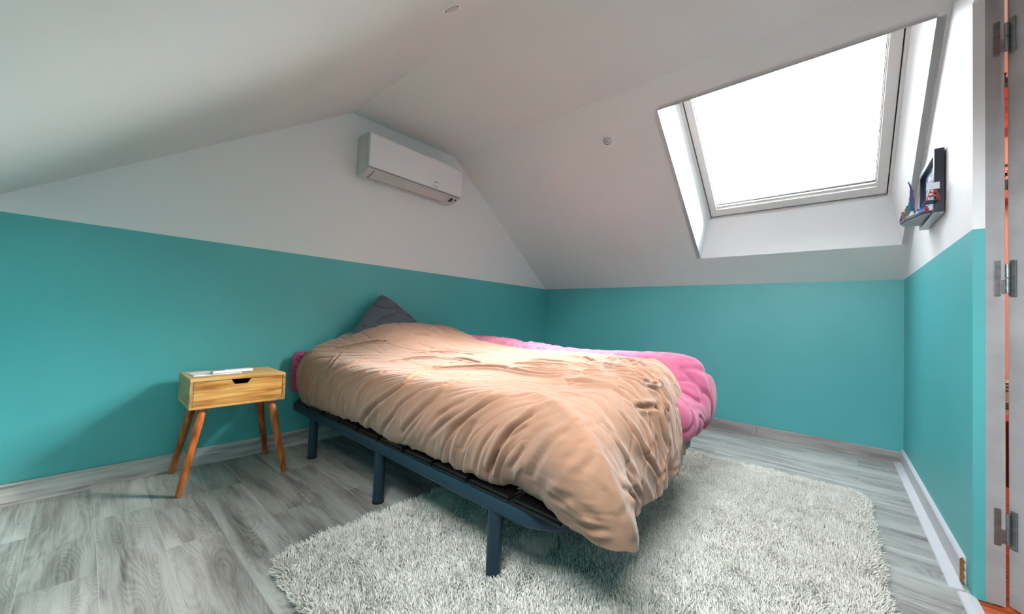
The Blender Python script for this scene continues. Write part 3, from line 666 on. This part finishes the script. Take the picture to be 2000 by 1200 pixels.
# ------------------------------------------------------------------ shag rug
rug = empty('shag_rug', (2.1, 1.7, 0), 'cream white shaggy rug on the grey floor under the bed', 'rug')
RX0, RX1, RY0, RY1 = 1.245, 2.935, .475, 2.90
obj('backing', box(B(), (RX0+.03, RY0+.03, .001), (RX1-.03, RY1-.03, .009), .003), plain('rug_backing', srgb(190, 184, 172), .9), rug)
sp = .0064
gx, gy = np.meshgrid(np.arange(RX0, RX1, sp), np.arange(RY0, RY1, sp), indexing='ij'); gx = gx.ravel(); gy = gy.ravel()
rs = np.random.RandomState(5); gx = gx+rs.uniform(-.5, .5, gx.size)*sp; gy = gy+rs.uniform(-.5, .5, gy.size)*sp
rc = .10; qx = np.clip(gx, RX0+rc, RX1-rc); qy = np.clip(gy, RY0+rc, RY1-rc)
keep = np.hypot(gx-qx, gy-qy) < rc
hid = (gx < 2.0) & (gy > 1.75); keep &= ~(hid & (rs.rand(gx.size) < .5)); gx, gy = gx[keep], gy[keep]; n = gx.size
l1 = .6*pn(gx*7, gy*7, 51)+.6*pn(gx*22, gy*22, 52); l2 = .6*pn(gx*7, gy*7, 53)+.6*pn(gx*22, gy*22, 54)
ex_ = sstep(.06, 0, np.minimum(gx-RX0, 1)) - sstep(.06, 0, RX1-gx); ey_ = sstep(.06, 0, gy-RY0)-sstep(.06, 0, RY1-gy)
lx = l1*.8+rs.normal(0, .30, n)-.7*(sstep(0, .06, .06-(gx-RX0)))+.7*sstep(0, .06, .06-(RX1-gx))
ly = l2*.8-.15+rs.normal(0, .30, n)-.7*(sstep(0, .06, .06-(gy-RY0)))+.7*sstep(0, .06, .06-(RY1-gy))
h = (.027+.009*pn(gx*9, gy*9, 55)+rs.normal(0, .003, n))*np.where((gx < 2.05) & (gy > 1.3), .9, 1)
segs = 4; rad0 = .0026; tv = []
ph = rs.rand(n)*6.28
for k in range(segs):
    f = k/(segs-1); bx_ = gx+lx*h*.75*f**1.5; by_ = gy+ly*h*.75*f**1.5; bz = .006+h*(f-.18*f*f*np.clip(np.hypot(lx, ly), 0, 1.5)); r = rad0*(1, 1.1, .95, .45)[k]
    bx_ = bx_+.0018*np.sin(ph+f*5); by_ = by_+.0018*np.cos(ph*1.7+f*5)
    for j in range(3):
        an = ph+j*2.094+f*1.2; tv.append(np.stack([bx_+r*np.cos(an), by_+r*np.sin(an), bz], -1))
tv = np.stack(tv, 1); nvv = segs*3; fc = []
for k in range(segs-1):
    for j in range(3): fc.append([k*3+j, k*3+(j+1) % 3, (k+1)*3+(j+1) % 3, (k+1)*3+j])
fc = np.array(fc); fa = (fc[None]+(np.arange(n)*nvv)[:, None, None]).reshape(-1, 4)
tm = NT('shag_yarn'); nz = tm.n('ShaderNodeTexNoise', {'Vector': tm.obj(), 'Scale': 90, 'Detail': 2})
tm.link(tm.ramp(nz.outputs[0], [(.3, srgb(240, 232, 221)), (.7, srgb(252, 249, 244))]), 'Base Color'); tm.b.inputs['Roughness'].default_value = .85
tm.b.inputs['Specular IOR Level'].default_value = .2
pile = npmesh('pile', tv.reshape(-1, 3), fa, tm.m, rug); pile['kind'] = 'stuff'

# ------------------------------------------------------------------ bedside table
tb = empty('bedside_table', (.235, .58, 0), 'small mango wood bedside table with one drawer against the teal wall', 'nightstand')
bx0, bx1, by0, by1, bz0, bz1 = .075, .39, .366, .79, .405, .558; th_ = .014
bm = B(); box(bm, (bx0, by0, bz1-th_), (bx1, by1, bz1), .0015); obj('top', bm, M['mango'], tb)
bm = B(); box(bm, (bx0, by0, bz0), (bx1, by1, bz0+th_), .0015); obj('bottom_panel', bm, M['mango'], tb)
for y in (by0, by1-th_):
    bm = B(); box(bm, (bx0, y, bz0+th_), (bx1, y+th_, bz1-th_), .001); obj('side_panel', bm, M['mangos'], tb)
obj('back_panel', box(B(), (bx0, by0+th_, bz0+th_), (bx0+.008, by1-th_, bz1-th_)), M['mangos'], tb)
y0, y1, z0, z1 = by0+th_+.002, by1-th_-.002, bz0+th_+.002, bz1-th_-.002
yc = .578; bm = B()
prism(bm, [(bx1-.002, y0, z0), (bx1-.002, y1, z0), (bx1-.002, y1, z1), (bx1-.002, yc+.045, z1), (bx1-.002, yc+.027, z1-.026), (bx1-.002, yc-.027, z1-.026), (bx1-.002, yc-.045, z1), (bx1-.002, y0, z1)], (-.014, 0, 0))
dr = obj('drawer', bm, M['mangod'], tb)
bm = B(); box(bm, (bx0+.02, y0+.004, z0), (bx1-.018, y1-.004, z0+.006)); box(bm, (bx0+.02, y0+.004, z0+.006), (bx0+.026, y1-.004, z1-.03)); box(bm, (bx0+.026, y0+.004, z0+.006), (bx1-.018, y0+.01, z1-.02)); box(bm, (bx0+.026, y1-.01, z0+.006), (bx1-.018, y1-.004, z1-.02))
obj('drawer_box', bm, M['dark'], dr)
for (tx, ty, fx, fy) in ((.345, .425, .411, .345), (.345, .735, .430, .795), (.125, .425, .048, .362), (.125, .735, .056, .808)):
    lg = obj('leg', cyl(B(), (tx, ty, bz0-.012), (fx, fy, .001), .022, .0125, 24, bev=.002), M['mangol'], tb, True)
    bb = B(); box(bb, (tx-.028, ty-.028, bz0-.012), (tx+.028, ty+.028, bz0), .002); obj('mounting_block', bb, M['mangos'], lg)
# remote and leaflet on the table
bm = B(); rz = Matrix.Rotation(math.radians(4), 3, 'Z')
box(bm, (.150, .385, bz1+.001), (.30, .60, bz1+.0035), .0008, rot=rz); box(bm, (.153, .388, bz1+.0035), (.295, .595, bz1+.006), .0008, rot=rz)
t = tag(obj('leaflet', bm, M['paper']), 'folded white leaflet lying under the remote on the bedside table', 'booklet')
rm = empty('remote_control', (.28, .56, bz1+.006), 'slim white remote control on the leaflet on the bedside table', 'remote')
RZ = Matrix.Rotation(math.radians(8), 3, 'Z'); pv = (.27, .56, bz1)
bm = B(); box(bm, (.245, .465, bz1+.0065), (.292, .655, bz1+.022), .005, rot=RZ, piv=pv, seg=3); obj('body', bm, M['ac'], rm, True)
bm = B(); box(bm, (.252, .475, bz1+.022), (.285, .525, bz1+.0226), rot=RZ, piv=pv); obj('display', bm, plain('grey_display', srgb(120, 130, 128), .3), rm)
for i in range(4):
    bm = B(); box(bm, (.255+.015*(i % 2), .545+.02*(i//2), bz1+.022), (.263+.015*(i % 2), .555+.02*(i//2), bz1+.0232), .0005, rot=RZ, piv=pv); obj('button', bm, M['acg'], rm)

# ------------------------------------------------------------------ air conditioner
ac = empty('air_conditioner', (.0, 1.77, 1.96), 'white wall-mounted split air conditioner under the ceiling peak', 'air conditioner')
ya, yb = 1.322, 2.205
pr = [(.001, 1.962), (.045, 1.955), (.10, 1.957), (.150, 1.968), (.185, 1.988), (.192, 2.002), (.192, 2.243), (.185, 2.252), (.15, 2.262), (.001, 2.268)]
obj('casing', prism(B(), [(x, ya+.004, z) for x, z in pr], (0, yb-ya-.008, 0), bev=.003), M['acg'], ac)
pr = [(.193, 2.002), (.206, 1.998), (.212, 2.006), (.213, 2.235), (.206, 2.250), (.193, 2.254)]
obj('front_panel', prism(B(), [(x, ya, z) for x, z in pr], (0, yb-ya, 0), bev=.0035), M['ac'], ac, True)
bm = B(); box(bm, (.192, ya+.002, 1.992), (.1945, yb-.002, 2.0), .0005); obj('shadow_gap', bm, plain('mid_grey_plastic', srgb(150, 150, 150), .5), ac)
pr = [(.086, 1.9545), (.11, 1.957), (.150, 1.966), (.178, 1.981), (.172, 1.976)]
pth = [(.083, 1.9525), (.115, 1.9555), (.15, 1.9640), (.180, 1.9800)]
bm = B(); prism(bm, [(x, ya+.055, z) for x, z in pth]+[(x-.001, ya+.055, z+.004) for x, z in reversed(pth)], (0, yb-ya-.17, 0)); obj('air_flap', bm, M['acg'], ac)
pth = [(.078, 1.9530), (.083, 1.9530)]
bm = B(); box(bm, (.078, ya+.052, 1.9515), (.082, yb-.112, 1.958)); 
for y in (ya+.0505, yb-.1145): prism(bm, [(x, y, z-.0003) for x, z in [(.080, 1.9525), (.115, 1.9555), (.15, 1.9640), (.181, 1.9800)]]+[(x, y, z+.004) for x, z in [(.181, 1.98), (.15, 1.964), (.115, 1.9555), (.08, 1.9525)]], (0, .0025, 0))
obj('flap_gap', bm, M['gasket'], ac)
bm = B(); prism(bm, [(x, yb-.088, z) for x, z in ((.128, 1.9585), (.158, 1.968), (.172, 1.977), (.170, 1.983), (.126, 1.966))], (0, .030, 0)); obj('display', bm, M['black'], ac)
bm = B(); cyl(bm, (.165, yb-.03, 1.972), (.160, yb-.03, 1.980), .009, n=16); obj('receiver', bm, M['gasket'], ac)
def textobj(name, txt, loc, size, parent, mat):
    cu = bpy.data.curves.new(name, 'FONT'); cu.body = txt; cu.size = size; cu.extrude = .0004; cu.align_x = 'CENTER'
    tmp = bpy.data.objects.new('tmp', cu); COL.objects.link(tmp); dg = bpy.context.evaluated_depsgraph_get(); dg.update()
    me = bpy.data.meshes.new_from_object(tmp.evaluated_get(dg)); bpy.data.objects.remove(tmp)
    me.transform(Matrix(((0, 0, 1, 0), (1, 0, 0, 0), (0, 1, 0, 0), (0, 0, 0, 1)))); me.materials.clear(); me.materials.append(mat)
    o = bpy.data.objects.new(name, me); COL.objects.link(o); o.parent = parent; o.location = Vector(loc)-parent.location; return o
lg = textobj('logo', 'FUJITSU', (.2133, 1.921, 2.048), .0125, ac, M['logo'])
bm = B()
for i in range(2):
    n = 12
    for j in range(n):
        a0, a1 = j*2*math.pi/n, (j+1)*2*math.pi/n; cy_, cz_ = 1.9165+i*.006, 2.0605
        box(bm, (.2133, cy_+.0026*math.cos(a0)-.0005, cz_+.0026*math.sin(a0)-.0005), (.2137, cy_+.0026*math.cos(a1)+.0005, cz_+.0026*math.sin(a1)+.0005))
obj('emblem', bm, M['logo'], ac)
bm = B()
for i in range(7): box(bm, (.2133, 1.893+i*.0075, 2.014), (.2137, 1.8985+i*.0075, 2.0195))
obj('print_mark', bm, M['logo'], ac)
bm = B(); box(bm, (.015, ya+.0035, 1.985), (.017, ya+.005, 2.07)); box(bm, (.015, ya+.0035, 1.983), (.045, ya+.005, 1.985)); box(bm, (.15, ya+.0035, 1.99), (.151, ya+.005, 2.25)); obj('seam', bm, M['gasket'], ac)

# ------------------------------------------------------------------ ceiling spot and detector
def disc_frame(c, nrm, up):
    nrm = Vector(nrm).normalized(); return Matrix.Translation(c) @ nrm.to_track_quat('Z', 'Y').to_matrix().to_4x4()
ld_ = Vector((0, SL, -1)).normalized(); c = Vector((1.544, .966, T+(.966-YK)*SL))
sp_ = empty('spotlight', c, 'small round recessed spotlight in the left ceiling slope near the ridge', 'ceiling light')
def torus(bm, c, nrm, r, t, n=40):
    mt = disc_frame(c, nrm, None); rings = []
    for i in range(n):
        a = i*2*math.pi/n; rings.append([bm.verts.new(mt @ Vector(((r+t*math.cos(b))*math.cos(a), (r+t*math.cos(b))*math.sin(a), t*.7*math.sin(b)))) for b in [j*math.pi/4 for j in range(8)]])
    for i in range(n):
        for j in range(8): bm.faces.new((rings[i][j], rings[(i+1) % n][j], rings[(i+1) % n][(j+1) % 8], rings[i][(j+1) % 8]))
    return bm
obj('trim_ring', torus(B(), c+ld_*.001, ld_, .036, .006), M['ac'], sp_, True)
obj('lens', cyl(B(), c+ld_*.001, c+ld_*.006, .027, n=30, bev=.001), M['acg'], sp_, True)
obj('shadow_gap', torus(B(), c+ld_*.001, ld_, .0295, .0028), M['gasket'], sp_, True)
c = Vector((1.4856, 2.522, 2.283)); dd = -sn
dt = empty('detector', c, 'small round white detector on the sloping ceiling left of the roof window', 'detector')
obj('base', cyl(B(), c, c+dd*.008, .042, .040, 36, bev=.002), M['ac'], dt, True)
obj('shell', cyl(B(), c+dd*.007, c+dd*.026, .028, .024, 36, bev=.003), M['ac'], dt, True)
obj('grille', torus(torus(B(), c+dd*.0265, dd, .017, .0022), c+dd*.009, dd, .029, .0018), M['gasket'], dt, True)
obj('sensor', cyl(B(), c+dd*.0265-Vector((0, 0, 0)), c+dd*.029, .006, .004, 16), M['gasket'], dt, True)

# ------------------------------------------------------------------ toy brick skyline in a frame on the right wall
bk = empty('brick_skyline', (W, 2.73, 1.62), 'framed toy-brick city skyline hanging on the white right wall', 'wall decoration')
navy = plain('dark_navy_plastic', srgb(38, 40, 62), .3, noise=.25, scale=40)
fx, fw, zb, zt, ya, yb = W-.036, .026, 1.480, 1.775, 2.53, 2.93
bm = B()
box(bm, (fx, ya, zb), (W-.004, ya+fw, zt), .0012); box(bm, (fx, yb-fw, zb), (W-.004, yb, zt), .0012)
box(bm, (fx, ya+fw, zb), (W-.004, yb-fw, zb+fw), .0012); box(bm, (fx, ya+fw, zt-fw), (W-.004, yb-fw, zt), .0012)
obj('frame', bm, navy, bk)
bm = B()
for i in range(9): box(bm, (fx-.0002+.001, ya-.0006, zb+.012+i*.032), (W-.006, ya, zb+.013+i*.032))
for i in range(2): box(bm, (fx+.010+i*.011, ya-.0006, zb), (fx+.0105+i*.011, ya, zt))
obj('brick_seam', bm, M['black'], bk)
obj('underside', box(B(), (fx-.002, ya+.004, zb-.004), (W-.004, yb-.004, zb), .0005), plain('lit_underside_grey', srgb(170, 175, 185), .3), bk)  # paler grey puts the light on the navy frame's underside into its colour
tm = NT('mosaic_tiles'); v = tm.obj((1, 1, 1)); vo = tm.n('ShaderNodeTexVoronoi', {'Vector': v, 'Scale': 75})
sp2 = tm.n('ShaderNodeSeparateColor', {0: vo.outputs['Color']})
rr = tm.ramp(sp2.outputs[0], [(0, srgb(235, 240, 245)), (.35, srgb(90, 190, 220)), (.55, srgb(30, 90, 180)), (.72, srgb(240, 245, 248)), (.9, srgb(220, 130, 60))])
for nd in tm.t.nodes:
    if nd.type == 'VALTORGB': nd.color_ramp.interpolation = 'CONSTANT'
tm.link(rr, 'Base Color'); tm.b.inputs['Roughness'].default_value = .3
obj('mosaic_panel', box(B(), (W-.016, ya+fw, zb+fw), (W-.008, yb-fw, zt-fw)), tm.m, bk)
cl = [plain('brick_'+nm, srgb(*c_), .3) for nm, c_ in (('purple', (92, 82, 130)), ('teal', (50, 140, 150)), ('brown', (150, 110, 95)), ('blue', (40, 95, 190)), ('white', (225, 228, 230)), ('green', (80, 120, 90)), ('red', (190, 60, 45)), ('slate', (60, 66, 86)))]
# hull-like platform
hull = [(fx, 2.60), (fx, 2.86), (3.085, 2.87), (3.055, 2.86), (3.043, 2.82), (3.052, 2.74), (3.09, 2.63)]
obj('platform', prism(B(), [(x, y, 1.497) for x, y in hull], (0, 0, .010), bev=.001), cl[7], bk)
obj('platform_underside', prism(B(), [(x+.006, y, 1.4905) for x, y in hull], (0, 0, .006)), plain('light_grey_plastic_plate', srgb(165, 165, 172), .4, noise=.3, scale=160), bk)
random.seed(11)
tw_ = [(3.050, 2.83, .035, .07), (3.058, 2.815, .05, 2), (3.056, 2.845, .06, 0), (3.066, 2.83, .075, 2), (3.072, 2.85, .09, 0), (3.078, 2.835, .105, 1), (3.086, 2.85, .06, 3), (3.07, 2.79, .04, 5), (3.083, 2.78, .045, 4), (3.095, 2.80, .05, 0), (3.10, 2.75, .045, 3), (3.108, 2.72, .04, 1), (3.112, 2.68, .05, 3), (3.075, 2.74, .028, 4), (3.092, 2.70, .022, 4), (3.115, 2.64, .03, 6), (3.10, 2.83, .05, 5)]
for x, y, h_, ci in tw_:
    b_ = B(); w = .007; box(b_, (x-w, y-w, 1.507), (x+w, y+w, 1.507+h_*.7), .0006); box(b_, (x-w*.6, y-w*.6, 1.507+h_*.7), (x+w*.6, y+w*.6, 1.507+h_), .0005)
    for k in range(int(h_/.012)): box(b_, (x-w-.0005, y-w-.0005, 1.511+k*.012), (x+w+.0005, y+w+.0005, 1.5125+k*.012))
    obj('toy_building', b_, cl[int(ci) % 8], bk)
b_ = B()      # tall stepped tower ending in a curved horn
tx, ty = 3.088, 2.872-.02
box(b_, (tx-.011, ty-.011, 1.507), (tx+.011, ty+.011, 1.585), .001); box(b_, (tx-.009, ty-.009, 1.585), (tx+.009, ty+.009, 1.645), .001); box(b_, (tx-.007, ty-.007, 1.645), (tx+.007, ty+.007, 1.680), .001)
for k in range(8): box(b_, (tx-.0118, ty-.0118, 1.515+k*.009), (tx+.0118, ty+.0118, 1.5165+k*.009))
for k in range(6):
    a = k/6; cyl(b_, (tx-.001-.012*a**1.6, ty, 1.68+.05*a), (tx-.001-.012*(a+1/6)**1.6, ty, 1.68+.05*(a+1/6)), .0055-.0035*a, .0055-.0035*(a+1/6), 10)
obj('tall_tower', b_, cl[0], bk)
b_ = B()      # red trestle tower in front of a white sign board
cx_, cy_, cz_ = 3.119, 2.512, 1.530
for sx in (-1, 1):
    for sy in (-1, 1): cyl(b_, (cx_+sx*.020, cy_+sy*.014, cz_), (cx_+sx*.006, cy_+sy*.004, cz_+.062), .0016, n=8)
for z in (.02, .036, .052):
    k = 1-z/.085; box(b_, (cx_-.020*k, cy_-.014*k, cz_+z), (cx_+.020*k, cy_+.014*k, cz_+z+.003))
cyl(b_, (cx_-.014, cy_-.012, cz_+.005), (cx_+.010, cy_-.008, cz_+.045), .0013, n=6); cyl(b_, (cx_+.014, cy_-.012, cz_+.005), (cx_-.010, cy_-.008, cz_+.045), .0013, n=6)
obj('trestle_tower', b_, cl[6], bk)
obj('trestle_platform', box(B(), (cx_-.026, cy_-.018, cz_-.004), (cx_+.013, cy_+.05, cz_), .0005), cl[7], bk)
obj('white_plate', box(B(), (cx_-.022, cy_-.020, cz_+.048), (cx_+.018, cy_-.017, cz_+.078), .0005), cl[4], bk)
for (a_, b__) in (((3.062, 2.74, 1.512), (3.118, 2.655, 1.524)), ((3.058, 2.78, 1.509), (3.10, 2.70, 1.517))):
    b_ = B(); d = (Vector(b__)-Vector(a_)); s_ = Vector((-d.y, d.x, 0)).normalized()*.008
    prism(b_, [Vector(a_)-s_, Vector(b__)-s_, Vector(b__)+s_, Vector(a_)+s_], (0, 0, .002)); obj('toy_roof', b_, cl[4], bk)
